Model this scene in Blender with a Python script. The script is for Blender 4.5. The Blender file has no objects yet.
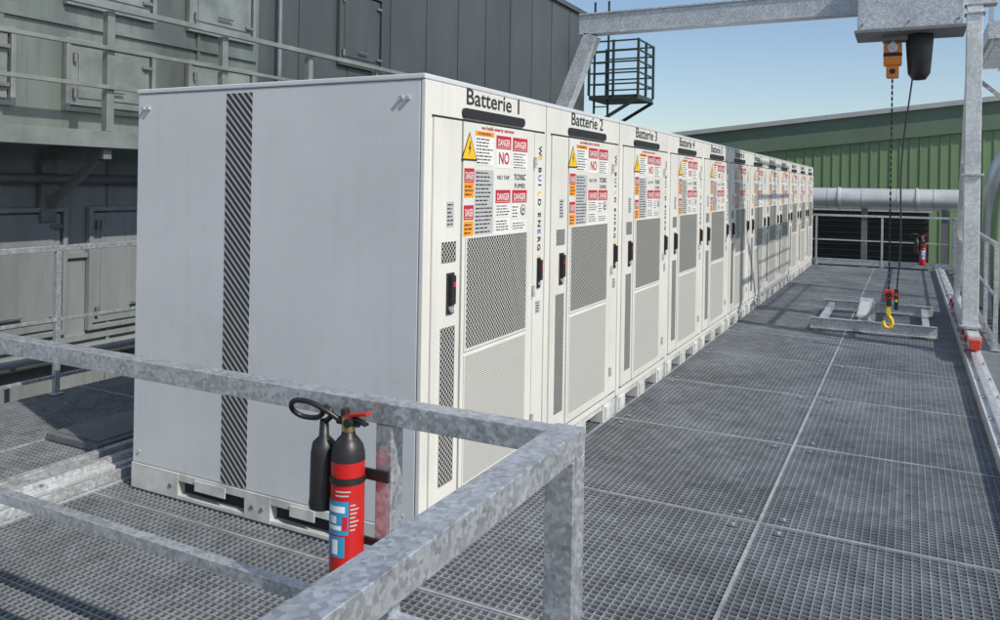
import bpy, math, random
from mathutils import Vector, Matrix
random.seed(4)
D = bpy.data
scene = bpy.context.scene
col = scene.collection
R = math.radians

# ------------------------------------------------------------ materials
def newmat(name):
    m = D.materials.new(name); m.use_nodes = True
    nt = m.node_tree
    return m, nt, nt.nodes["Principled BSDF"]

def paint(name, c, rough=0.45, metal=0.0, var=0.12, scale=3.0, bump=0.0, bscale=60, spec=0.5, stretch=(1,1,1), dirt=None, rand=0.0, grime=0.0):
    m, nt, b = newmat(name)
    N, L = nt.nodes, nt.links
    tc = N.new("ShaderNodeTexCoord"); mp = N.new("ShaderNodeMapping")
    mp.inputs["Scale"].default_value = stretch
    L.new(tc.outputs["Object"], mp.inputs[0])
    vec = mp.outputs[0]
    if rand:
        oi = N.new("ShaderNodeObjectInfo"); sc = N.new("ShaderNodeMath"); sc.operation = "MULTIPLY"; sc.inputs[1].default_value = 37.0
        L.new(oi.outputs["Random"], sc.inputs[0])
        va = N.new("ShaderNodeVectorMath"); va.operation = "ADD"
        L.new(mp.outputs[0], va.inputs[0]); L.new(sc.outputs[0], va.inputs[1]); vec = va.outputs[0]
    n = N.new("ShaderNodeTexNoise"); n.inputs["Scale"].default_value = scale
    n.inputs["Detail"].default_value = 6; n.inputs["Roughness"].default_value = 0.6
    L.new(vec, n.inputs["Vector"])
    cr = N.new("ShaderNodeValToRGB")
    cr.color_ramp.elements[0].position = 0.3; cr.color_ramp.elements[1].position = 0.7
    lo = dirt if dirt else tuple(max(0, x*(1-var)) for x in c)
    hi = tuple(min(1, x*(1+var*0.6)) for x in c)
    cr.color_ramp.elements[0].color = (*lo, 1); cr.color_ramp.elements[1].color = (*hi, 1)
    L.new(n.outputs["Fac"], cr.inputs[0]); out = cr.outputs[0]
    if grime:
        # thin vertical weather streaks
        m2 = N.new("ShaderNodeMapping"); m2.inputs["Scale"].default_value = (14,14,0.7); L.new(tc.outputs["Object"], m2.inputs[0])
        n3 = N.new("ShaderNodeTexNoise"); n3.inputs["Scale"].default_value = 1.0; n3.inputs["Detail"].default_value = 5
        L.new(m2.outputs[0], n3.inputs["Vector"])
        r3 = N.new("ShaderNodeMapRange"); r3.inputs[1].default_value = 0.52; r3.inputs[2].default_value = 0.78; r3.inputs[3].default_value = 0; r3.inputs[4].default_value = grime
        L.new(n3.outputs["Fac"], r3.inputs[0])
        mx = N.new("ShaderNodeMix"); mx.data_type = "RGBA"; mx.inputs[7].default_value = (c[0]*0.55, c[1]*0.53, c[2]*0.48, 1)
        L.new(r3.outputs[0], mx.inputs[0]); L.new(out, mx.inputs[6]); out = mx.outputs[2]
    L.new(out, b.inputs["Base Color"])
    mr = N.new("ShaderNodeMapRange"); mr.inputs[3].default_value = max(0.05, rough-0.1); mr.inputs[4].default_value = min(1, rough+0.12)
    L.new(n.outputs["Fac"], mr.inputs[0]); L.new(mr.outputs[0], b.inputs["Roughness"])
    b.inputs["Metallic"].default_value = metal
    b.inputs["Specular IOR Level"].default_value = spec
    if bump:
        n2 = N.new("ShaderNodeTexNoise"); n2.inputs["Scale"].default_value = bscale; n2.inputs["Detail"].default_value = 4
        L.new(tc.outputs["Object"], n2.inputs["Vector"])
        bp = N.new("ShaderNodeBump"); bp.inputs["Strength"].default_value = bump; bp.inputs["Distance"].default_value = 0.01
        L.new(n2.outputs["Fac"], bp.inputs["Height"]); L.new(bp.outputs[0], b.inputs["Normal"])
    return m

def galv(name, c=(0.5,0.52,0.54), metal=0.55, rough=0.42, sp=45, spk=0.45, nsc=6.0, lo=0.62, hi=1.25):
    m, nt, b = newmat(name)
    N, L = nt.nodes, nt.links
    tc = N.new("ShaderNodeTexCoord")
    nw = N.new("ShaderNodeTexNoise"); nw.inputs["Scale"].default_value = sp*0.9; nw.inputs["Detail"].default_value = 3
    L.new(tc.outputs["Object"], nw.inputs["Vector"])
    vm = N.new("ShaderNodeVectorMath"); vm.operation = "SCALE"; vm.inputs["Scale"].default_value = 0.9/sp
    L.new(nw.outputs["Color"], vm.inputs[0])
    va = N.new("ShaderNodeVectorMath"); va.operation = "ADD"
    L.new(tc.outputs["Object"], va.inputs[0]); L.new(vm.outputs[0], va.inputs[1])
    v = N.new("ShaderNodeTexVoronoi"); v.inputs["Scale"].default_value = sp
    L.new(va.outputs[0], v.inputs["Vector"])
    n = N.new("ShaderNodeTexNoise"); n.inputs["Scale"].default_value = nsc; n.inputs["Detail"].default_value = 8; n.inputs["Roughness"].default_value = 0.65
    L.new(tc.outputs["Object"], n.inputs["Vector"])
    sep = N.new("ShaderNodeSeparateColor"); L.new(v.outputs["Color"], sep.inputs[0])
    ad = N.new("ShaderNodeMath"); ad.operation = "MULTIPLY_ADD"; ad.inputs[1].default_value = spk
    L.new(sep.outputs[0], ad.inputs[0])
    mu = N.new("ShaderNodeMath"); mu.operation = "MULTIPLY"; mu.inputs[1].default_value = 1.05-spk
    L.new(n.outputs["Fac"], mu.inputs[0]); L.new(mu.outputs[0], ad.inputs[2])
    cr = N.new("ShaderNodeValToRGB")
    cr.color_ramp.elements[0].position = 0.18; cr.color_ramp.elements[1].position = 0.8
    cr.color_ramp.elements[0].color = (*[x*lo for x in c], 1); cr.color_ramp.elements[1].color = (*[min(1, x*hi) for x in c], 1)
    L.new(ad.outputs[0], cr.inputs[0]); L.new(cr.outputs[0], b.inputs["Base Color"])
    mr = N.new("ShaderNodeMapRange"); mr.inputs[3].default_value = rough-0.14; mr.inputs[4].default_value = rough+0.16
    L.new(ad.outputs[0], mr.inputs[0]); L.new(mr.outputs[0], b.inputs["Roughness"])
    bp = N.new("ShaderNodeBump"); bp.inputs["Strength"].default_value = 0.12; bp.inputs["Distance"].default_value = 0.003
    L.new(n.outputs["Fac"], bp.inputs["Height"]); L.new(bp.outputs[0], b.inputs["Normal"])
    b.inputs["Metallic"].default_value = metal
    return m

def perforated(name, plate, hole, pitch, rad, rot=45, metal=0.3):
    m, nt, b = newmat(name)
    N, L = nt.nodes, nt.links
    tc = N.new("ShaderNodeTexCoord"); sx = N.new("ShaderNodeSeparateXYZ"); cb = N.new("ShaderNodeCombineXYZ")
    L.new(tc.outputs["Object"], sx.inputs[0]); L.new(sx.outputs[1], cb.inputs[0]); L.new(sx.outputs[2], cb.inputs[1])
    mp = N.new("ShaderNodeMapping"); mp.inputs["Rotation"].default_value = (0, 0, R(rot))
    L.new(cb.outputs[0], mp.inputs[0])
    v = N.new("ShaderNodeTexVoronoi"); v.voronoi_dimensions = "2D"; v.inputs["Scale"].default_value = 1/pitch
    v.inputs["Randomness"].default_value = 0
    L.new(mp.outputs[0], v.inputs["Vector"])
    mr = N.new("ShaderNodeMapRange"); mr.inputs[1].default_value = rad-0.05; mr.inputs[2].default_value = rad+0.05
    L.new(v.outputs["Distance"], mr.inputs[0])
    mx = N.new("ShaderNodeMix"); mx.data_type = "RGBA"
    mx.inputs[6].default_value = (*hole, 1); mx.inputs[7].default_value = (*plate, 1)
    L.new(mr.outputs[0], mx.inputs[0]); L.new(mx.outputs[2], b.inputs["Base Color"])
    b.inputs["Roughness"].default_value = 0.4
    mm = N.new("ShaderNodeMath"); mm.operation = "MULTIPLY"; mm.inputs[1].default_value = metal
    L.new(mr.outputs[0], mm.inputs[0]); L.new(mm.outputs[0], b.inputs["Metallic"])
    bp = N.new("ShaderNodeBump"); bp.inputs["Strength"].default_value = 0.8; bp.inputs["Distance"].default_value = 0.004
    L.new(mr.outputs[0], bp.inputs["Height"]); L.new(bp.outputs[0], b.inputs["Normal"])
    return m

M = {}
M["white"] = paint("cabinet_paint", (0.665,0.66,0.62), 0.36, var=0.09, scale=1.4, bump=0.05, bscale=220, rand=1, grime=0.22)
M["grey"] = paint("cabinet_side_paint", (0.60,0.625,0.65), 0.28, var=0.11, scale=0.8, bump=0.04, bscale=180, grime=0.10)  # same white coat, with the end face's cool shade put into the colour
M["basewhite"] = paint("base_paint", (0.55,0.56,0.545), 0.5, var=0.3, scale=5, grime=0.4)
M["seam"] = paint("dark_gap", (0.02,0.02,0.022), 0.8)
M["black"] = paint("black_plastic", (0.018,0.018,0.02), 0.42)
M["print"] = paint("black_print", (0.03,0.03,0.035), 0.5)
M["stripe"] = paint("grey_black_stripe", (0.035,0.037,0.04), 0.45)
M["red"] = paint("red_label", (0.48,0.018,0.035), 0.4)
M["orange"] = paint("orange_label", (0.80,0.30,0.02), 0.4)
M["yellow"] = paint("yellow_label", (0.80,0.50,0.02), 0.4)
M["blue"] = paint("blue_print", (0.05,0.18,0.4), 0.4)
M["label"] = paint("white_label", (0.74,0.74,0.72), 0.4, var=0.03)
M["labelgrey"] = paint("grey_label", (0.45,0.46,0.465), 0.4, var=0.05)
M["perf_big"] = perforated("perforated_vent", (0.60,0.60,0.57), (0.02,0.022,0.022), 0.021, 0.41)
M["perf_small"] = perforated("fine_perforated_panel", (0.60,0.60,0.56), (0.18,0.18,0.17), 0.011, 0.30, 0, 0.0)
M["perf_slot"] = perforated("side_vent", (0.52,0.52,0.49), (0.015,0.015,0.015), 0.021, 0.40, 45)
M["galv"] = galv("galvanised_steel", (0.54,0.56,0.58), 0.5, 0.42, 60, 0.38, 5, 0.55)
M["galvrail"] = galv("galvanised_tube", (0.56,0.59,0.62), 0.65, 0.36, 85, 0.40, 16, 0.55, 1.25)
M["grate"] = galv("galvanised_grating", (0.315,0.34,0.365), 0.4, 0.42, 12, 0.2, 0.9, 0.5, 1.35)
M["seamtrim"] = galv("grating_edge_flat", (0.46,0.48,0.50), 0.4, 0.42, 20, 0.2, 2, 0.5, 1.3)
M["gdark"] = galv("weathered_steel", (0.2,0.21,0.22), 0.4, 0.5, 40, 0.2)
M["steeltrim"] = galv("pale_galvanised", (0.64,0.66,0.67), 0.4, 0.4, 50, 0.3, 3)
M["exred"] = paint("extinguisher_red", (0.52,0.018,0.018), 0.22, var=0.12)
M["exblue"] = paint("blue_label", (0.03,0.28,0.5), 0.35)
M["brass"] = paint("brass", (0.6,0.45,0.2), 0.3, metal=0.9)
M["gwall"] = paint("green_grey_cladding", (0.225,0.255,0.232), 0.38, metal=0.45, var=0.5, scale=0.8, stretch=(1,1,0.25), bump=0.08, bscale=3, grime=0.5)
M["lwall"] = paint("grey_cladding", (0.33,0.36,0.365), 0.40, metal=0.35, var=0.4, scale=0.7, stretch=(1,1,0.3), bump=0.07, bscale=3, grime=0.5)
M["slate"] = paint("slate_cladding", (0.088,0.098,0.102), 0.40, metal=0.3, var=0.35, scale=0.5, stretch=(1,1,0.3), bump=0.06, bscale=2, grime=0.4)
M["hatch"] = paint("hatch_metal", (0.26,0.285,0.27), 0.4, metal=0.4, var=0.3)
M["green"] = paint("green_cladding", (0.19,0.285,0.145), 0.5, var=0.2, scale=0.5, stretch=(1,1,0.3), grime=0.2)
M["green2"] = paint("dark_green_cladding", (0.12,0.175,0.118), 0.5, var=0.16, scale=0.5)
M["roof"] = paint("grey_roof", (0.38,0.40,0.40), 0.5)
M["louver"] = paint("dark_louver", (0.015,0.018,0.018), 0.6)  # near-black colour stands in for the darkness inside the wall opening
M["pipe"] = paint("aluminium_lagging", (0.68,0.69,0.68), 0.35, metal=0.4, var=0.14, scale=2, bump=0.15, bscale=5)
M["blacksteel"] = paint("black_steel", (0.03,0.045,0.04), 0.5)
M["conc"] = paint("concrete", (0.28,0.28,0.27), 0.85, var=0.25, scale=0.6, bump=0.3, bscale=20)
M["sub"] = paint("roof_membrane", (0.06,0.064,0.07), 0.8, var=0.4, scale=1.2)
M["hoisto"] = paint("hoist_orange", (0.8,0.24,0.02), 0.35)
M["hooky"] = paint("hook_yellow", (0.80,0.55,0.02), 0.35)
M["wheelred"] = paint("buffer_red", (0.55,0.04,0.02), 0.4, var=0.3, scale=20)

# ------------------------------------------------------------ mesh builder
class MB:
    def __init__(s): s.v=[]; s.f=[]; s.m=[]; s.sm=[]; s.mats=[]
    def mi(s, k):
        if k not in s.mats: s.mats.append(k)
        return s.mats.index(k)
    def add(s, vs, fs, k, smooth=False):
        o=len(s.v); s.v += [tuple(v) for v in vs]; i=s.mi(k)
        for f in fs:
            s.f.append([o+a for a in f]); s.m.append(i); s.sm.append(smooth)
    def box(s,x0,x1,y0,y1,z0,z1,k):
        s.add([(x0,y0,z0),(x1,y0,z0),(x1,y1,z0),(x0,y1,z0),(x0,y0,z1),(x1,y0,z1),(x1,y1,z1),(x0,y1,z1)],
              [(0,3,2,1),(4,5,6,7),(0,1,5,4),(1,2,6,5),(2,3,7,6),(3,0,4,7)],k)
    def barx(s,x0,x1,y0,y1,z0,z1,k):
        s.add([(x0,y0,z0),(x1,y0,z0),(x1,y1,z0),(x0,y1,z0),(x0,y0,z1),(x1,y0,z1),(x1,y1,z1),(x0,y1,z1)],
              [(4,5,6,7),(0,1,5,4),(2,3,7,6)],k)
    def bary(s,x0,x1,y0,y1,z0,z1,k):
        s.add([(x0,y0,z0),(x1,y0,z0),(x1,y1,z0),(x0,y1,z0),(x0,y0,z1),(x1,y0,z1),(x1,y1,z1),(x0,y1,z1)],
              [(4,5,6,7),(1,2,6,5),(3,0,4,7)],k)
    def beam(s,p0,p1,w,h,k,up=(0,0,1)):
        p0=Vector(p0);p1=Vector(p1);d=(p1-p0).normalized();u=Vector(up)
        if abs(d.dot(u))>0.98: u=Vector((0,1,0))
        a=d.cross(u).normalized()*w/2; b=a.cross(d).normalized()*h/2
        vs=[p0-a-b,p0+a-b,p0+a+b,p0-a+b,p1-a-b,p1+a-b,p1+a+b,p1-a+b]
        s.add(vs,[(0,3,2,1),(4,5,6,7),(0,1,5,4),(1,2,6,5),(2,3,7,6),(3,0,4,7)],k)
    def cyl(s,p0,p1,r,k,n=16,r2=None,caps=True):
        p0=Vector(p0);p1=Vector(p1);d=(p1-p0).normalized()
        u=Vector((0,0,1)) if abs(d.z)<0.9 else Vector((1,0,0))
        a=d.cross(u).normalized(); b=d.cross(a).normalized(); r2=r if r2 is None else r2
        c0=[p0+(a*math.cos(t)+b*math.sin(t))*r for t in [2*math.pi*i/n for i in range(n)]]
        c1=[p1+(a*math.cos(t)+b*math.sin(t))*r2 for t in [2*math.pi*i/n for i in range(n)]]
        s.add(c0+c1,[(i,(i+1)%n,n+(i+1)%n,n+i) for i in range(n)],k,True)
        if caps:
            s.add(c0,[tuple(reversed(range(n)))],k); s.add(c1,[tuple(range(n))],k)
    def lathe(s,c,prof,k,n=28,a0=0,a1=2*math.pi):
        full = abs(a1-a0-2*math.pi)<1e-6
        m = n if full else n+1
        vs=[]
        for (r,z) in prof:
            for i in range(m):
                t=a0+(a1-a0)*i/n
                vs.append((c[0]+r*math.cos(t),c[1]+r*math.sin(t),c[2]+z))
        fs=[]
        for j in range(len(prof)-1):
            for i in range(n):
                i2=(i+1)%m
                fs.append((j*m+i,j*m+i2,(j+1)*m+i2,(j+1)*m+i))
        s.add(vs,fs,k,True)
    def prism(s,poly,k,axis,a0,a1):
        def P(p,a): return (a,p[0],p[1]) if axis=='x' else (p[0],a,p[1])
        n=len(poly)
        s.add([P(p,a0) for p in poly]+[P(p,a1) for p in poly],
              [tuple(range(n)),tuple(reversed(range(n,2*n)))]+[(i,(i+1)%n,n+(i+1)%n,n+i) for i in range(n)],k)
    def build(s,name,parent=None,bevel=0,loc=None,seg=2):
        me=D.meshes.new(name); me.from_pydata(s.v,[],s.f)
        for k in s.mats: me.materials.append(M[k])
        me.polygons.foreach_set("material_index",s.m)
        me.polygons.foreach_set("use_smooth",s.sm); me.update()
        ob=D.objects.new(name,me); col.objects.link(ob)
        if parent: ob.parent=parent
        if loc: ob.location=loc
        if bevel:
            b=ob.modifiers.new("bevel","BEVEL"); b.width=bevel; b.segments=seg; b.limit_method="ANGLE"; b.angle_limit=R(50)
        return ob

def empty(name,loc=(0,0,0)):
    e=D.objects.new(name,None); col.objects.link(e); e.location=loc; e.empty_display_size=0.2
    return e

def tube(name,pts,r,mat,parent=None,cyclic=False,smooth=True):
    cu=D.curves.new(name,"CURVE"); cu.dimensions="3D"; cu.bevel_depth=r; cu.bevel_resolution=4; cu.resolution_u=10
    sp=cu.splines.new("BEZIER" if smooth else "POLY")
    P = sp.bezier_points if smooth else sp.points
    P.add(len(pts)-1)
    for i,p in enumerate(pts):
        if smooth:
            P[i].co=p; P[i].handle_left_type=P[i].handle_right_type="AUTO"
        else: P[i].co=(*p,1)
    sp.use_cyclic_u=cyclic; cu.use_fill_caps=True
    cu.materials.append(M[mat])
    ob=D.objects.new(name,cu); col.objects.link(ob)
    if parent: ob.parent=parent
    return ob

_tc={}
def textmesh(txt,size=1.0,bold=0.0,align="LEFT"):
    key=(txt,size,bold,align)
    if key in _tc: return _tc[key]
    cu=D.curves.new("t","FONT"); cu.body=txt; cu.size=size; cu.offset=bold; cu.align_x=align; cu.resolution_u=3
    ob=D.objects.new("t",cu); col.objects.link(ob)
    dg=bpy.context.evaluated_depsgraph_get(); dg.update()
    me=D.meshes.new_from_object(ob.evaluated_get(dg))
    vs=[tuple(v.co) for v in me.vertices]; fs=[tuple(p.vertices) for p in me.polygons]
    D.objects.remove(ob); D.curves.remove(cu); D.meshes.remove(me)
    _tc[key]=(vs,fs); return _tc[key]

def front_text(mb,txt,size,y,z,x,k,bold=0.0,width=None,vertical=False,align="LEFT"):
    vs,fs=textmesh(txt,size,bold,align)
    if not vs: return
    sc=1
    if width:
        w=max(v[0] for v in vs)-min(v[0] for v in vs); sc=width/w
    if vertical: mb.add([(x, y+v[1], z-v[0]*sc) for v in vs],fs,k)
    else: mb.add([(x, y+v[0]*sc, z+v[1]) for v in vs],fs,k)

# ------------------------------------------------------------ battery cabinets
W=1.465; DEP=2.06; H=2.4; FX=-2.096; Y0=3.26; NC=12
body=MB()
body.box(-DEP,-0.03,0.012,W-0.012,0.15,H-0.03,"grey")
body.box(-DEP-0.006,-0.002,0.006,W-0.006,H-0.028,H,"grey")
body.box(-0.028,0,0.010,W-0.010,0.15,H-0.03,"white")

doors=MB()
doors.box(0.001,0.014,0.075,0.345,0.215,2.19,"white")
doors.box(0.001,0.016,0.362,1.245,0.215,2.19,"white")
doors.box(0.001,0.012,1.262,1.42,0.215,2.19,"white")
gap=MB()
for y in (0.3535,1.2535): gap.box(0.0005,0.004,y-0.008,y+0.008,0.215,2.19,"seam")
for z in (0.208,2.197): gap.box(0.0005,0.004,0.068,1.425,z-0.006,z+0.006,"seam")

vents=MB()
vents.box(0.0165,0.020,0.40,1.14,0.985,1.57,"perf_big")
vents.box(0.0165,0.019,0.40,1.14,0.27,0.945,"perf_small")
vents.box(0.0145,0.018,0.155,0.295,1.46,1.565,"perf_slot")
vents.box(0.0145,0.018,0.155,0.295,0.33,1.13,"perf_slot")
def frame(mb,x0,x1,y0,y1,z0,z1,t,k):
    mb.box(x0,x1,y0-t,y0,z0-t,z1+t,k); mb.box(x0,x1,y1,y1+t,z0-t,z1+t,k)
    mb.box(x0,x1,y0,y1,z0-t,z0,k); mb.box(x0,x1,y0,y1,z1,z1+t,k)
frame(vents,0.0165,0.024,0.40,1.14,0.985,1.57,0.012,"white")
frame(vents,0.0165,0.022,0.40,1.14,0.27,0.945,0.010,"white")

hw=MB()
def handle(mb,y,z0,z1,w,x):
    mb.box(x,x+0.010,y-w/2,y+w/2,z0,z1,"black")
    mb.box(x+0.010,x+0.030,y-w/4,y+w/4,z0+0.05,z1-0.012,"black")
    mb.cyl((x+0.008,y,z0+0.026),(x+0.018,y,z0+0.026),w*0.30,"galv",12)
    mb.box(x+0.0305,x+0.032,y-w/5,y+w/5,z1-0.07,z1-0.045,"red")
handle(hw,0.24,1.195,1.405,0.066,0.0145)
handle(hw,1.335,1.21,1.40,0.040,0.0125)
for z in (0.4,1.2,2.0):
    hw.cyl((0.03,1.238,z-0.035),(0.03,1.238,z+0.035),0.009,"galv",10)
bar=[]
ya,yb,za,zb=0.36,1.11,2.212,2.262
rr=(zb-za)/2
for i in range(9):
    t=math.pi/2+math.pi*i/8; bar.append((ya+rr+rr*math.cos(t),za+rr+rr*math.sin(t)))
for i in range(9):
    t=-math.pi/2+math.pi*i/8; bar.append((yb-rr+rr*math.cos(t),za+rr+rr*math.sin(t)))
hw.prism(bar,"black","x",0.0015,0.014)
for x in (-0.10,-0.14,-DEP+0.06,-DEP+0.10):
    hw.cyl((x,0.012,2.28),(x,-0.006,2.28),0.012,"galv",10)
for x in (-0.10,-DEP+0.06):
    hw.cyl((x,0.012,0.22),(x,0.004,0.22),0.010,"galv",10)

lab=MB()
X=0.0175
def rect(y0,y1,z0,z1,k,x=X): lab.box(x-0.0012,x,y0,y1,z0,z1,k)
def lines(y0,y1,z0,z1,n,k="print",seed=0,x=X):
    rnd=random.Random(seed)
    dz=(z1-z0)/n
    for i in range(n):
        z=z1-dz*(i+0.75); yy=y0
        e=y1-(rnd.random()*0.3*(y1-y0))
        while yy<e:
            wl=min(rnd.uniform(0.015,0.05),e-yy)
            if wl>0.006: lab.box(x,x+0.0008,yy,yy+wl,z,z+dz*0.36,k)
            yy+=wl+0.008
def danger(y0,y1,zt,head,body_,title,kb="label",seed=0,kh="red"):
    rect(y0,y1,zt-head,zt,kh)
    lab.box(X,X+0.0006,y0+0.008,y1-0.008,zt-head*0.90,zt-head*0.87,"label")
    front_text(lab,title,head*0.72,(y0+y1)/2,zt-head*0.76,X+0.0012,"label",0.001,(y1-y0)*0.82,align="CENTER")
    if body_>0.005:
        rect(y0,y1,zt-head-body_,zt-head-0.002,kb)
        lines(y0+0.012,y1-0.01,zt-head-body_+0.006,zt-head-0.008,max(2,int(body_/0.018)),seed=seed)
def tri(yc,z0,h,k,x):
    w=h*1.12
    lab.add([(x,yc-w/2,z0),(x,yc+w/2,z0),(x,yc,z0+h)],[(0,1,2)],k)
tri(0.375,1.985,0.155,"print",X); tri(0.375,1.995,0.132,"yellow",X+0.001)
lab.add([(X+0.002,0.382,2.09),(X+0.002,0.362,2.048),(X+0.002,0.374,2.048),(X+0.002,0.365,2.008),(X+0.002,0.39,2.058),(X+0.002,0.378,2.058),(X+0.002,0.39,2.09)],[(0,1,2,3,4,5,6)],"print")
lab.v=[(v[0],v[1]+0.045,v[2]) for v in lab.v]
danger(0.37,0.475,1.945,0.075,0.0,"DANGER",seed=1)
danger(0.37,0.475,1.748,0.078,0.0,"DANGER",seed=3)
for z0 in (1.79,1.585):
    rect(0.37,0.475,z0,z0+0.078,"orange"); lines(0.377,0.47,z0+0.006,z0+0.07,3,seed=int(z0*100))
rect(0.485,0.70,2.125,2.150,"orange"); front_text(lab,"WARNING",0.020,0.59,2.131,X+0.0012,"print",0,0.15,align="CENTER")
rect(0.485,0.70,1.965,2.123,"label"); lines(0.495,0.69,1.97,2.118,8,seed=5)
rect(0.485,0.70,1.585,1.94,"labelgrey"); lines(0.495,0.69,1.59,1.935,16,seed=6)
rect(0.73,0.915,1.955,2.063,"label")
danger(0.73,0.915,2.14,0.075,0.0,"DANGER",seed=7)
front_text(lab,"NO",0.095,0.825,1.980,X+0.0012,"red",0.002,0.13,align="CENTER")
danger(0.94,1.14,2.14,0.08,0.11,"DANGER",seed=8)
front_text(lab,"TOXIC",0.05,1.04,1.890,X+0.0012,"print",0.0005,0.16,align="CENTER")
front_text(lab,"FUMES",0.04,1.04,1.842,X+0.0012,"print",0,0.14,align="CENTER")
front_text(lab,"NO TAP",0.035,0.82,1.89,X+0.0012,"print",0,0.15,align="CENTER")
danger(0.73,0.915,1.83,0.075,0.08,"DANGER",seed=9)
danger(0.94,1.14,1.83,0.075,0.0,"DANGER",seed=10)
rect(0.94,1.03,1.66,1.745,"label"); lines(0.945,1.025,1.665,1.74,4,seed=13)
lab.cyl((X,1.09,1.71),(X+0.001,1.09,1.71),0.032,"print",20)
lab.cyl((X,1.09,1.712),(X+0.0018,1.09,1.712),0.024,"label",20)
lab.cyl((X,1.09,1.712),(X+0.0026,1.09,1.712),0.012,"print",12)
rect(0.73,0.915,1.59,1.665,"label"); lines(0.74,0.90,1.595,1.66,4,seed=11)
rect(0.94,1.14,1.59,1.645,"label"); lines(0.95,1.13,1.595,1.64,3,seed=12)
lab.box(0.0142,0.0155,0.20,0.27,1.64,1.77,"labelgrey"); lines(0.205,0.265,1.645,1.765,6,seed=14,x=0.0156)
lab.box(0.0122,0.0135,1.30,1.37,1.05,1.13,"labelgrey"); lines(1.305,1.365,1.055,1.125,4,seed=15,x=0.0136)
front_text(lab,"we build energy storage",0.028,0.55,2.162,0.0182,"red",0.0005,0.40)
zz=2.11
for ch_,kk in zip("WE BUILD ENERGY",["print","yellow","print","print","blue","print","yellow","print","print","print","print","blue","print","print","yellow"]):
    if ch_!=" ": front_text(lab,ch_,0.062,1.32,zz,0.0135,kk,0.002,vertical=True)
    zz-=(0.058 if ch_ in "WUDNG" else 0.047) if ch_!=" " else 0.03

strp=MB()
xs0,xs1=-1.325,-1.13
strp.box(xs0,xs1,0.0105,0.0115,0.155,H-0.05,"labelgrey")
pit=0.036; wd=0.019; z=-0.2
zlo,zhi=0.158,H-0.053
def clip(pts,zc,keep_above):
    out=[]
    for i in range(len(pts)):
        a=pts[i]; b=pts[(i+1)%len(pts)]
        ia=(a[1]>=zc) if keep_above else (a[1]<=zc); ib=(b[1]>=zc) if keep_above else (b[1]<=zc)
        if ia: out.append(a)
        if ia!=ib:
            t=(zc-a[1])/(b[1]-a[1]); out.append((a[0]+(b[0]-a[0])*t,zc))
    return out
while z<H:
    z0a,z1a=z+0.20,z
    pts=[(xs0,z0a),(xs1,z1a),(xs1,z1a+wd*1.35),(xs0,z0a+wd*1.35)]
    pts=clip(pts,zlo,True)
    if len(pts)>2: pts=clip(pts,zhi,False)
    if len(pts)>2: strp.add([(p[0],0.0095,p[1]) for p in pts],[tuple(range(len(pts)))],"stripe")
    z+=pit*1.25

base=MB()
bz1=0.148
def skid_y(y0,y1):
    for a,b in ((-DEP+0.0,-1.66),(-1.14,-0.95),(-0.50,-0.03)):
        base.box(a,b,y0,y1,0.0,bz1,"basewhite")
    for a,b in ((-1.66,-1.14),(-0.95,-0.50)):
        base.box(a,b,y0+0.002,y1,0.105,bz1,"basewhite")
        base.box(a,b,y0+0.002,y1,0.0,0.022,"basewhite")
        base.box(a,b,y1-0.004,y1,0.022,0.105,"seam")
        base.box(a+0.14,b-0.14,y0-0.006,y0+0.001,0.075,0.135,"basewhite")
        for q in (a-0.06,b+0.06): base.cyl((q,y0-0.006,0.07),(q,y0,0.07),0.012,"gdark",10)
skid_y(0.004,0.06); skid_y(W-0.06,W-0.014)
for a,b in ((0.062,0.26),(0.62,0.82),(1.20,W-0.062)):
    base.box(-0.12,-0.010,a,b,0.0,bz1,"basewhite")
    base.box(-0.010,0.004,a+0.03,b-0.03,0.03,0.12,"basewhite")
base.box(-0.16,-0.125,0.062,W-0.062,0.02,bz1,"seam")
base.box(-0.10,-0.02,0.262,0.618,0.10,bz1,"basewhite")
base.box(-0.10,-0.02,0.822,1.198,0.10,bz1,"basewhite")

first={}
for i in range(NC):
    e=empty("battery_cabinet",(FX+random.uniform(-0.004,0.004),Y0+i*W,0.004))
    for nm,mb,bv in (("body",body,0.006),("doors",doors,0.003),("door_seams",gap,0),("vents",vents,0.0015),("handles_and_nameplate",hw,0.002),("warning_labels",lab,0),("skid_base",base,0.003)):
        if nm not in first:
            ob=mb.build(nm,e,bv); first[nm]=ob
        else:
            ob=D.objects.new(nm,first[nm].data); col.objects.link(ob); ob.parent=e
            if bv:
                b=ob.modifiers.new("bevel","BEVEL"); b.width=bv; b.segments=2; b.limit_method="ANGLE"; b.angle_limit=R(50)
    if i==0: strp.build("hatched_stripe",e)
    t=MB(); front_text(t,"Batterie %d"%(i+1),0.125,0.74,2.287,0.0020,"print",0.0015,0.64 if i<9 else 0.68,align="CENTER")
    t.build("name_text",e)

# ------------------------------------------------------------ platform grating
PX0,PX1,PY0,PY1=-6.6,0.56,-1.2,21.2
g=MB()
P=0.040
CX0,CX1,CY=-4.0,-2.25,3.36
y=PY0
while y<PY1:
    if y<CY: segs=((PX0,-4.3),(-4.3,-2.12),(-2.12,-0.72),(-0.72,PX1))
    else: segs=((PX0,-5.45),(-5.45,-4.3),(-4.3,CX0),(CX1,-2.12),(-2.12,-0.72),(-0.72,PX1))
    for a,b in segs: g.barx(a,b,y-0.0030,y+0.0030,-0.032,-0.002,"grate")
    y+=P
x=PX0
while x<PX1:
    ye=CY if CX0<x<CX1 else PY1
    y=PY0
    while y<ye-0.01:
        y2=min(y+1.52,ye); g.bary(x-0.0027,x+0.0027,y,y2,-0.016,-0.0045,"grate"); y=y2
    x+=P
gr=empty("grating_floor"); g.build("grating_bars",gr)
j=MB()
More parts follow.
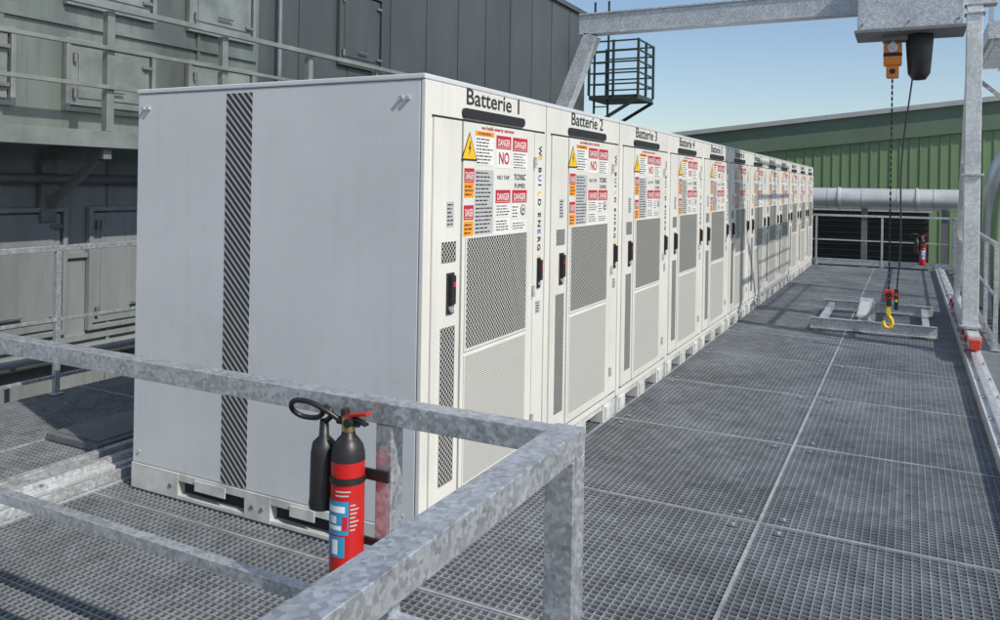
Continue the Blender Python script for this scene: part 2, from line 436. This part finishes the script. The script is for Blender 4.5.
ys=[4.62+1.52*k for k in range(-3,11)]
for yy in ys: j.box(PX0,PX1,yy-0.006,yy+0.006,-0.04,0.001,"seamtrim")
for xx in (-0.72,-2.12,-4.3,-5.45): j.box(xx-0.008,xx+0.008,PY0,PY1,-0.041,0.0022,"seamtrim")
for yy in ys:
    for xx in (-0.72,-2.12):
        for dx in (-0.12,0.12):
            for dy in (-0.1,0.1):
                j.box(xx+dx-0.020,xx+dx+0.020,yy+dy-0.026,yy+dy+0.026,-0.001,0.003,"gdark"); j.cyl((xx+dx,yy+dy,0.003),(xx+dx,yy+dy,0.009),0.009,"galv",8)
j.build("panel_edges",gr)
u=MB()
for yy in ys:
    u.box(PX0,PX1,yy-0.06,yy+0.06,-0.058,-0.044,"gdark"); u.box(PX0,PX1,yy-0.006,yy+0.006,-0.25,-0.058,"gdark"); u.box(PX0,PX1,yy-0.06,yy+0.06,-0.264,-0.25,"gdark")
for xx in (-0.72,-2.12,-4.3,PX1-0.05,PX0+0.05):
    u.box(xx-0.05,xx+0.05,PY0,PY1,-0.42,-0.268,"gdark")
u.build("support_beams",gr)

s=MB(); s.box(-7.99,4.0,-8,24,-1.3,-1.1,"sub"); s.build("lower_roof")
s=MB(); s.add([(-600,-600,-3),(600,-600,-3),(600,600,-3),(-600,600,-3)],[(0,1,2,3)],"conc"); s.build("ground")

for xc in (0.66,-4.52):
    r=MB()
    r.box(xc-0.09,xc+0.09,PY0,PY1,-0.10,0.05,"steeltrim")
    r.box(xc-0.03,xc+0.03,PY0,PY1,0.051,0.085,"galv")
    if xc>0: r.box(xc-0.098,xc-0.091,PY0,PY1,-0.02,0.10,"steeltrim")
    else:
        r.box(xc-0.26,xc-0.20,PY0,PY1,-0.02,0.06,"galv"); r.box(xc+0.14,xc+0.18,PY0,PY1,-0.02,0.05,"galv")
    y=PY0+0.3
    while y<PY1:
        for dx in (-0.06,0.06):
            r.box(xc+dx-0.018,xc+dx+0.018,y-0.03,y+0.03,0.0505,0.062,"galv"); r.cyl((xc+dx,y,0.062),(xc+dx,y,0.075),0.010,"gdark",8)
        y+=0.76
    r.build("crane_rail",None,0.004)
c=MB(); c.box(-5.42,-4.86,3.55,5.1,0.004,0.05,"gdark"); c.box(-5.36,-4.92,3.6,5.05,0.05,0.058,"gdark"); c.build("cover_plate",None,0.003)

# ------------------------------------------------------------ railings
def railing(name,p0,p1,zb,zt,posts,mids=(0.5,),t=0.05,k="galvrail",toe=False,mt=None):
    r=MB(); p0=Vector(p0);p1=Vector(p1)
    r.beam((p0.x,p0.y,zt-t/2),(p1.x,p1.y,zt-t/2),t,t,k)
    for f in posts:
        q=p0.lerp(p1,f); r.box(q.x-t/2+0.002,q.x+t/2-0.002,q.y-t/2+0.002,q.y+t/2-0.002,zb,zt-t,k)
        r.box(q.x-t,q.x+t,q.y-t,q.y+t,zb+0.001,zb+0.012,k)
    for m in mids:
        z=zb+(zt-zb)*m; r.beam((p0.x,p0.y,z),(p1.x,p1.y,z),(mt or t*0.6),(mt or t*0.6),k)
    if toe:
        r.beam((p0.x,p0.y,zb+0.08),(p1.x,p1.y,zb+0.08),0.008,0.12,k)
    return r.build(name,None,0.004)

r=MB()
zt=1.26; T=0.060
r.box(-5.2,-0.785,1.80,1.860,zt-T,zt,"galvrail")
r.box(-0.786,-0.710,-1.2,1.866,zt-T-0.002,zt+0.003,"galvrail")
r.box(-0.785,-0.710,1.79,1.865,0.0,zt-T-0.003,"galvrail")
for xx in (-1.275,-3.75): r.box(xx-0.026,xx+0.026,1.802,1.858,0.0,zt-T-0.001,"galvrail")
for yy in (-0.9,0.25): r.box(-0.775,-0.715,yy-0.03,yy+0.03,0.0,zt-T-0.003,"galvrail")
r.box(-5.2,-0.786,1.812,1.852,0.63,0.67,"galvrail")
r.box(-0.765,-0.725,-1.2,1.789,0.63,0.67,"galvrail")
for (xx,yy) in ((-0.745,1.83),(-1.275,1.83),(-3.75,1.83)): r.box(xx-0.07,xx+0.07,yy-0.07,yy+0.07,0.003,0.014,"galvrail")
r.cyl((-0.787,1.862,zt-0.001),(-0.787,1.798,zt-0.001),0.004,"galvrail",6)
for i in range(9): r.cyl((-0.783+i*0.008,1.7895,zt-T-0.004),(-0.776+i*0.008,1.7885,zt-T-0.004),0.004,"galvrail",6)
r.build("handrail",None,0.007,seg=3)

railing("guard_railing",(-6.5,-1.5,0),(-6.5,20.5,0),0.0,1.28,[i*1.46/22 for i in range(16)],(0.5,0.12),0.05)
railing("guard_railing",(0.95,11.3,0),(0.95,21.3,0),-0.05,1.26,[i*1.42/10 for i in range(8)],(0.5,),0.05,toe=True)
railing("guard_railing",(-6.5,21.3,0),(0.92,21.3,0),0.0,1.26,[i/5 for i in range(6)],(0.5,0.12),0.05,toe=True)
k=MB(); k.box(0.76,1.05,PY0,21.4,-0.12,-0.06,"gdark"); k.build("edge_channel",None,0.004)

# ------------------------------------------------------------ fire extinguishers
def extinguisher(loc,rot=0,sc=1.0):
    e=empty("fire_extinguisher",loc); e.rotation_euler[2]=rot; e.scale=(sc,)*3
    b=MB(); rr=0.047
    b.lathe((0,0,0),[(0.0,0.002),(rr*0.8,0.0),(rr*0.97,0.006),(rr,0.02),(rr,0.345)],"exred",36)
    b.lathe((0,0,0),[(rr,0.345),(rr*0.97,0.365),(rr*0.86,0.385),(rr*0.6,0.402),(0.02,0.410),(0.018,0.425),(0.0,0.425)],"black",36)  # shoulder coloured black to carry the shadow at the cylinder's top
    b.build("cylinder",e)
    l=MB(); a=R(-65)
    l.lathe((0,0,0),[(rr+0.0008,0.155),(rr+0.0008,0.245)],"exblue",20,a-1.3,a+0.3)
    l.lathe((0,0,0),[(rr+0.0008,0.095),(rr+0.0008,0.150)],"exblue",20,a-1.3,a+0.1)
    l.lathe((0,0,0),[(rr+0.0014,0.185),(rr+0.0014,0.205)],"label",12,a-0.9,a-0.4)
    l.lathe((0,0,0),[(rr+0.0014,0.168),(rr+0.0014,0.180)],"label",12,a-1.0,a-0.1)
    l.lathe((0,0,0),[(rr+0.0014,0.168),(rr+0.0014,0.205)],"red",12,a-0.05,a+0.25)
    l.lathe((0,0,0),[(rr+0.0014,0.215),(rr+0.0014,0.232)],"label",12,a-1.1,a+0.1)
    for i in range(7): l.lathe((0,0,0),[(rr+0.0010,0.166+i*0.011),(rr+0.0010,0.170+i*0.011)],"labelgrey",12,a+0.38,a+0.7+0.1*(i%3))
    for i in range(2): l.lathe((0,0,0),[(rr+0.0010,0.258+i*0.011),(rr+0.0010,0.262+i*0.011)],"labelgrey",12,a-0.5,a+0.3+0.1*(i%3))
    l.lathe((0,0,0),[(rr+0.0014,0.103),(rr+0.0014,0.142)],"label",12,a-0.7,a-0.3)
    l.lathe((0,0,0),[(rr+0.003,0.288),(rr+0.003,0.306)],"black",30)
    l.build("labels",e)
    v=MB()
    v.cyl((0,0,0.422),(0,0,0.462),0.019,"brass",18)
    v.cyl((-0.035,0,0.446),(0.035,0,0.446),0.011,"black",14)
    v.beam((-0.01,0,0.462),(0.07,-0.005,0.478),0.02,0.008,"exred"); v.beam((-0.01,0,0.468),(0.065,-0.005,0.447),0.018,0.007,"black")
    v.cyl((-0.012,0,0.46),(-0.012,0,0.480),0.012,"black",12)
    v.cyl((0.02,-0.02,0.452),(0.02,-0.035,0.452),0.012,"black",12)
    v.build("valve_and_handle",e,0.001)
    h=MB()
    hx=-0.084
    h.lathe((hx,0.0,0),[(0.0,0.198),(0.037,0.198),(0.038,0.21),(0.036,0.35),(0.031,0.378),(0.014,0.395),(0.012,0.44),(0.0,0.44)],"black",26)
    h.lathe((hx,0,0),[(0.0385,0.20),(0.0395,0.215)],"black",26); h.build("discharge_horn",e)
    tube("hose",[(-0.03,0,0.446),(-0.07,-0.02,0.475),(-0.13,-0.03,0.492),(-0.185,-0.02,0.475),(-0.19,0.0,0.445),(-0.15,0.02,0.430),(-0.10,0.01,0.45),(hx-0.002,0,0.473),(-0.06,0.0,0.462),(hx,0,0.43)],0.0075,"black",e)
    m=MB(); m.box(0.0,0.10,0.045,0.053,0.28,0.31,"black"); m.box(0.0,0.10,0.045,0.053,0.10,0.12,"black"); m.build("mount_bracket",e)
    return e
extinguisher((-1.352,1.745,0.765))
extinguisher((0.30,21.15,0.12),0.3,1.5)

# ------------------------------------------------------------ process building (left)
pb=empty("industrial_building")
w=MB()
w.box(-20,-8.0,-8,8.2,-3,2.2,"lwall"); w.box(-20,-8.0,-8,8.2,2.2,6.9,"gwall")
w.box(-20,-7.995,8.2,20.5,-3,6.55,"slate")
w.build("walls",pb)
w=MB()
y=-7.5
while y<8: 
    w.box(-7.998,-7.97,y-0.02,y+0.02,-1,2.15,"lwall"); w.box(-7.998,-7.97,y-0.02,y+0.02,2.35,6.85,"gwall"); y+=1.22
y=9.0
while y<20.4: w.box(-7.993,-7.982,y-0.008,y+0.008,-1,6.5,"slate"); y+=1.15
for z in (3.5,5.1): w.box(-7.998,-7.96,-7.6,8.14,z-0.02,z+0.02,"gwall"); 
w.box(-8.05,-7.92,8.2,20.56,6.5,6.62,"slate")
w.box(-7.998,-7.955,-7.6,8.14,1.0,1.05,"lwall"); w.box(-7.998,-7.955,-7.6,8.14,0.1,0.16,"lwall")
w.build("cladding_seams",pb)
hmb=MB()
def hatch(y0,y1,z0,z1,k="hatch"):
    x=-7.97
    frame(hmb,x-0.02,x+0.05,y0,y1,z0,z1,0.05,k)
    hmb.box(x-0.02,x+0.02,y0+0.02,y1-0.02,z0+0.02,z1-0.02,k)
    hmb.box(x+0.02,x+0.035,y0+0.1,y1-0.1,z0+0.1,z1-0.1,k)
    for zz in (z0+0.15,z1-0.15):
        hmb.cyl((x+0.05,y0+0.05,zz-0.05),(x+0.05,y0+0.05,zz+0.05),0.02,"gdark",10)
        hmb.box(x+0.02,x+0.07,y1-0.14,y1-0.02,zz-0.02,zz+0.02,"gdark")
    hmb.cyl((x+0.08,(y0+y1)/2-0.12,z0+0.2),(x+0.08,(y0+y1)/2+0.12,z0+0.2),0.012,"gdark",8)
for a in (3.75,5.4,7.0): hatch(a,a+1.02,2.62,3.3)
for a in (3.75,5.4,7.0): hatch(a,a+1.02,3.75,4.6)
for a in (2.6,4.2,5.7): hatch(a,a+1.15,0.25,1.5,"lwall")
hatch(9.9,10.95,3.75,4.9,"slate")
hmb.build("hatches",pb,0.006)
hp=MB()
hp.cyl((-7.85,-6,5.0),(-7.85,8.0,5.0),0.07,"pipe",14); hp.cyl((-7.90,8.5,-1),(-7.90,8.5,6.4),0.035,"gdark",12)
hp.cyl((-7.85,-6,1.85),(-7.85,8.0,1.85),0.05,"gdark",12)
hp.cyl((-7.88,-6,0.0),(-7.88,8.0,0.0),0.08,"lwall",12)
hp.build("wall_pipes",pb)
bal=MB()
bal.box(-7.96,-7.0,-3,10.6,2.22,2.26,"hatch")
bal.box(-7.0,-6.93,-3,10.62,2.16,2.32,"hatch"); 
bp=[5.17+1.46*k for k in range(-5,4)]
for yy in bp:
    bal.box(-7.05,-6.97,yy-0.04,yy+0.04,2.325,3.5,"hatch")
    bal.beam((-7.95,yy,2.12),(-7.0,yy,2.12),0.09,0.14,"gdark"); bal.beam((-7.95,yy,1.55),(-7.12,yy,2.06),0.07,0.07,"gdark")
    bal.box(-7.97,-7.9,yy-0.08,yy+0.08,1.4,2.04,"gdark")
for z,t in ((3.53,0.055),(3.13,0.04),(2.75,0.04)): bal.box(-6.965,-6.965+t,-3,10.6,z-t/2,z+t/2,"hatch")
bal.build("balcony_walkway",pb,0.004)
st=MB()
x0,x1,y0,y1,zd=-7.9,-6.5,20.6,22.0,4.35
st.box(x0,x1,y0,y1,zd-0.12,zd,"blacksteel")
for (a,b) in ((x0,y0),(x1,y0),(x1,y1),(x0,y1),((x0+x1)/2,y0),(x1,(y0+y1)/2)): st.box(a-0.03,a+0.03,b-0.03,b+0.03,zd,zd+1.5,"blacksteel")
for zz in (0.3,0.6,0.9,1.2,1.47):
    for a,b in (((x0,y0),(x1,y0)),((x1,y0),(x1,y1)),((x0,y1),(x1,y1))): st.beam((*a,zd+zz),(*b,zd+zz),0.04,0.04,"blacksteel")
st.beam((x0,y0,zd-0.9),(x1,y0,zd-0.1),0.08,0.08,"blacksteel"); st.beam((x0,y1,zd-0.9),(x1,y1,zd-0.1),0.08,0.08,"blacksteel")
for a in (x0+0.1,x0+0.5): st.beam((a,20.75,zd-3),(a,20.75,zd+2.6),0.05,0.05,"blacksteel")
for i in range(18): st.beam((x0+0.1,20.75,zd-3+i*0.3),(x0+0.5,20.75,zd-3+i*0.3),0.03,0.03,"blacksteel")
st.build("access_platform",pb)

# ------------------------------------------------------------ green hall (far)
gh=empty("green_hall")
w=MB()
zt_=lambda x: 3.83+(x+7.4)*0.097
w.prism([(-16,-3),(18,-3),(18,zt_(18)),(-16,zt_(-16))],"green","y",30,60)
w.build("walls",gh)
w=MB()
x=-15.9
while x<17.9:
    w.box(x,x+0.05,29.975,29.998,-3,zt_(x)-0.9,"green"); x+=0.3
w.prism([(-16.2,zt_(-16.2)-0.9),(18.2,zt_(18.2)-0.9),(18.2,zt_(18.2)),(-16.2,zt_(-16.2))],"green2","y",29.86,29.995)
w.prism([(-16.3,zt_(-16.3)),(18.3,zt_(18.3)),(18.3,zt_(18.3)+0.16),(-16.3,zt_(-16.3)+0.16)],"roof","y",29.7,60)
w.build("cladding_and_roof_edge",gh)
w=MB()
w.box(-8,0.6,29.90,29.953,-2.5,1.15,"louver")  # dark sheet painted in place of the unlit void in the wall
for i in range(18): w.beam((-8,29.87,-2.4+i*0.2),(0.6,29.87,-2.4+i*0.2),0.1,0.02,"louver")
w.box(-8.1,0.7,29.84,29.9,1.15,1.3,"roof")
w.build("louvre_opening",gh)

pp=empty("process_pipe")
pm=MB()
pm.cyl((-9,25,1.62),(1.55,25,1.62),0.3,"pipe",28)
x=-8.4
while x<1.4: pm.cyl((x-0.012,25,1.62),(x+0.012,25,1.62),0.306,"galv",28); x+=0.9
for xx in (-6,-3.9,-1.8,0.2): pm.cyl((xx-0.03,25,1.62),(xx+0.03,25,1.62),0.33,"pipe",28); pm.box(xx+0.6,xx+0.75,24.9,25.1,-3,1.35,"gdark")
pm.build("horizontal_run",pp)
tube("elbow_run",[(7,23,3.1),(3.4,23,3.1),(2.6,23,2.95),(2.15,23.3,2.3),(2.1,23.6,1.4),(2.1,23.6,-3)],0.42,"pipe",pp)
gp=empty("green_process_pipe")
tube("upper_loop",[(6,19.5,1.4),(2.6,19.5,1.4),(2.1,19.5,1.1),(2.1,19.5,-3)],0.13,"green",gp)
tube("lower_loop",[(6,18.4,0.7),(2.3,18.4,0.7),(1.9,18.4,0.4),(1.9,18.4,-3)],0.11,"green",gp)
tube("rear_loop",[(3.4,21,-3),(3.4,21,2.0),(3.1,21,2.4),(2.2,21,2.4),(1.9,21,2.0),(1.9,21,-3)],0.12,"green",gp)

# ------------------------------------------------------------ gantry crane
gc=empty("gantry_crane",(0,0,0))
a=MB(); gy=10.6
a.box(-4.2,0.86,gy-0.10,gy+0.10,4.00,4.025,"galv"); a.box(-4.2,0.86,gy-0.10,gy+0.10,4.275,4.30,"galv"); a.box(-4.2,0.86,gy-0.075,gy+0.075,4.026,4.274,"galv")
a.box(0.56,0.72,gy-0.09,gy+0.09,0.30,3.998,"steeltrim")
a.beam((0.64,13.5,0.28),(0.64,10.95,3.95),0.08,0.08,"steeltrim",up=(1,0,0))
a.box(0.60,0.72,gy-0.5,14.0,0.16,0.29,"steeltrim")
for z in (1.2,2.2,3.1):
    t=(z-0.28)/(3.95-0.28); a.beam((0.64,gy+0.09,z),(0.64,13.5+(10.95-13.5)*t,z),0.05,0.05,"steeltrim")
for z in (0.32,2.05,3.9):
    a.box(0.53,0.75,gy-0.12,gy+0.12,z,z+0.025,"galv")
a.beam((-4.02,gy,4.0),(-4.5,gy,2.85),0.2,0.2,"galv"); a.box(-4.6,-4.4,gy-0.1,gy+0.1,0.3,2.86,"galv")
a.box(-4.59,-4.45,gy-0.5,13.8,0.16,0.29,"galv")
a.build("frame",gc,0.005)
a=MB()
for xc in (0.66,-4.52):
    for yy in (gy-0.25,gy+0.25,13.3,13.8):
        a.cyl((xc-0.04,yy,0.165),(xc+0.04,yy,0.165),0.08,"wheelred",20)
        a.box(xc-0.09,xc+0.09,yy-0.05,yy+0.05,0.19,0.25,"wheelred")
        a.cyl((xc-0.11,yy,0.165),(xc-0.04,yy,0.165),0.025,"steeltrim",10)
    a.box(xc-0.05,xc+0.05,gy-0.62,gy-0.5,0.16,0.26,"wheelred")
a.build("wheels",gc,0.003)
a=MB()
a.box(-0.55,0.50,gy-0.72,gy-0.12,3.68,4.5,"galv")
a.box(-0.58,0.53,gy-0.74,gy-0.10,3.64,3.68,"gdark")
a.box(-0.30,0.05,gy-0.5,gy-0.3,3.58,3.64,"gdark")
for xx in (-0.5,-0.03,0.45):
    for z in (3.74,4.1): a.cyl((xx,gy-0.72,z),(xx,gy-0.732,z),0.014,"gdark",8)
a.build("hoist_housing",gc,0.006)
hx,hy=-0.19,gy-0.42
a=MB()
a.cyl((hx,hy,3.54),(hx,hy,3.64),0.035,"galv",14)
a.box(hx-0.095,hx+0.095,hy-0.06,hy+0.06,3.30,3.56,"hoisto"); a.box(hx-0.065,hx+0.065,hy-0.07,hy+0.07,3.16,3.30,"hoisto")
a.box(hx-0.098,hx+0.098,hy-0.065,hy+0.065,3.40,3.45,"black")
a.cyl((hx,hy-0.08,3.50),(hx,hy+0.08,3.50),0.055,"galv",18); a.cyl((hx,hy-0.085,3.23),(hx,hy+0.085,3.23),0.03,"black",14)
a.build("chain_hoist_body",gc,0.016)
a=MB(); bx=hx+0.27
a.lathe((bx,hy,0),[(0.0,3.12),(0.07,3.13),(0.115,3.20),(0.13,3.40),(0.145,3.62),(0.135,3.64),(0.0,3.62)],"black",20)
a.build("chain_bag",gc)
ch=MB()
z=3.18; i=0
while z>0.74:
    if i%2: ch.box(hx-0.010,hx+0.010,hy-0.003,hy+0.003,z-0.04,z,"black")
    else: ch.box(hx-0.003,hx+0.003,hy-0.010,hy+0.010,z-0.04,z,"black")
    z-=0.034; i+=1
ch.build("load_chain",gc)
tube("control_cable",[(bx-0.06,hy,3.2),(hx+0.11,hy,2.2),(hx+0.11,hy,1.2),(hx+0.08,hy,0.72)],0.009,"black",gc)
a=MB()
a.box(hx-0.05,hx+0.05,hy-0.035,hy+0.035,0.62,0.73,"wheelred"); a.cyl((hx,hy,0.54),(hx,hy,0.62),0.028,"black",14)
a.cyl((hx,hy-0.04,0.67),(hx,hy+0.04,0.67),0.032,"black",14)
a.box(hx+0.055,hx+0.10,hy-0.03,hy+0.02,0.50,0.74,"black")
a.cyl((hx+0.078,hy-0.03,0.68),(hx+0.078,hy-0.045,0.68),0.016,"wheelred",12); a.cyl((hx+0.078,hy-0.03,0.61),(hx+0.078,hy-0.045,0.61),0.014,"hooky",12)
a.build("hook_block_and_pendant",gc,0.008)
a=MB(); a.box(hx-0.025,hx+0.025,hy-0.018,hy+0.018,0.44,0.54,"hooky"); a.build("hook_shank",gc,0.008)
tube("hook",[(hx,hy,0.50),(hx+0.004,hy,0.43),(hx+0.035,hy,0.38),(hx+0.035,hy,0.32),(hx-0.005,hy,0.29),(hx-0.045,hy,0.32),(hx-0.050,hy,0.365)],0.018,"hooky",gc)

# elevated walkway (top right)
e=MB()
for i in range(40): e.box(0.93,2.6,11.85+i*0.09,11.86+i*0.09,3.905,3.94,"galv")
for i in range(6): e.box(1.0+i*0.28,1.01+i*0.28,11.75,15.5,3.87,3.904,"galv")
e.box(0.86,0.91,11.75,15.5,3.80,4.02,"galv"); e.box(0.86,2.6,11.70,11.745,3.80,4.02,"galv")
for yy in (11.8,15.4):
    e.beam((0.93,yy,3.8),(1.9,yy,2.9),0.06,0.06,"galv"); e.box(1.9,2.0,yy-0.05,yy+0.05,-3,3.79,"galv")
for yy in (11.8,13.5,15.4): e.box(0.87,0.92,yy-0.03,yy+0.03,4.03,5.1,"galv")
for z in (4.55,5.1): e.box(0.875,0.915,11.75,15.5,z-0.02,z+0.02,"galv")
e.build("elevated_walkway",None,0)

# lifting frame lying on the platform
lf=MB()
fx0,fx1,fy0,fy1=-1.15,0.34,11.35,13.3
def chan_x(y,z0=0.03):
    lf.box(fx0,fx1,y-0.004,y+0.004,z0,z0+0.14,"galv"); lf.box(fx0,fx1,y-0.05,y-0.0045,z0,z0+0.008,"galv"); lf.box(fx0,fx1,y-0.05,y-0.0045,z0+0.132,z0+0.14,"galv")
chan_x(fy0); chan_x(fy1)
for xx in (fx0+0.12,fx1-0.12): lf.box(xx-0.04,xx+0.04,fy0+0.005,fy1-0.052,0.05,0.13,"galv")
for xx in (fx0+0.05,fx1-0.05):
    for yy in (fy0-0.03,fy1-0.03): lf.box(xx-0.05,xx+0.05,yy-0.04,yy+0.02,0.004,0.03,"gdark")
lf.add([(-0.62,11.9,0.14),(-0.46,11.9,0.14),(-0.42,12.25,0.36),(-0.58,12.25,0.36)],[(0,1,2,3)],"galv")
lf.add([(-0.60,11.93,0.162),(-0.48,11.93,0.162),(-0.45,12.18,0.319),(-0.57,12.18,0.319)],[(0,1,2,3)],"labelgrey")
lf.box(-0.60,-0.40,12.2,12.24,0.03,0.33,"galv"); lf.box(-0.60,-0.46,11.36,12.3,0.05,0.10,"galv")
lf.build("lifting_frame",None,0.002)

# ------------------------------------------------------------ light
el=42; phi=18
sd=Vector((math.cos(R(el))*math.cos(R(phi)),-math.cos(R(el))*math.sin(R(phi)),math.sin(R(el))))
L=D.lights.new("sun","SUN"); L.energy=4.1; L.angle=R(0.5); L.color=(1,0.94,0.84)
lo=D.objects.new("sun",L); col.objects.link(lo); lo.rotation_euler=sd.to_track_quat("Z","Y").to_euler(); lo.location=(5,-5,20)
wd_=D.worlds.new("World"); scene.world=wd_; wd_.use_nodes=True
nt=wd_.node_tree; bg=nt.nodes["Background"]; sky=nt.nodes.new("ShaderNodeTexSky"); sky.sky_type="NISHITA"
sky.sun_disc=False; sky.sun_elevation=R(el); sky.sun_rotation=math.atan2(sd.x,sd.y); sky.air_density=1.0; sky.dust_density=0.8; sky.ozone_density=1.4
nt.links.new(sky.outputs[0],bg.inputs[0]); bg.inputs[1].default_value=0.135

# ------------------------------------------------------------ camera
cam=D.cameras.new("camera"); co=D.objects.new("camera",cam); col.objects.link(co)
cam.lens=28.6; cam.sensor_width=36; cam.shift_y=-0.1257; cam.clip_end=2000; cam.clip_start=0.05
co.matrix_world=Matrix.Translation((0,0,1.866)) @ Matrix.Rotation(R(27.25),4,"Z") @ Matrix.Rotation(R(90),4,"X") @ Matrix.Rotation(R(0.93),4,"Z")
scene.camera=co
scene.view_settings.view_transform="Standard"; scene.view_settings.look="None"; scene.view_settings.exposure=0
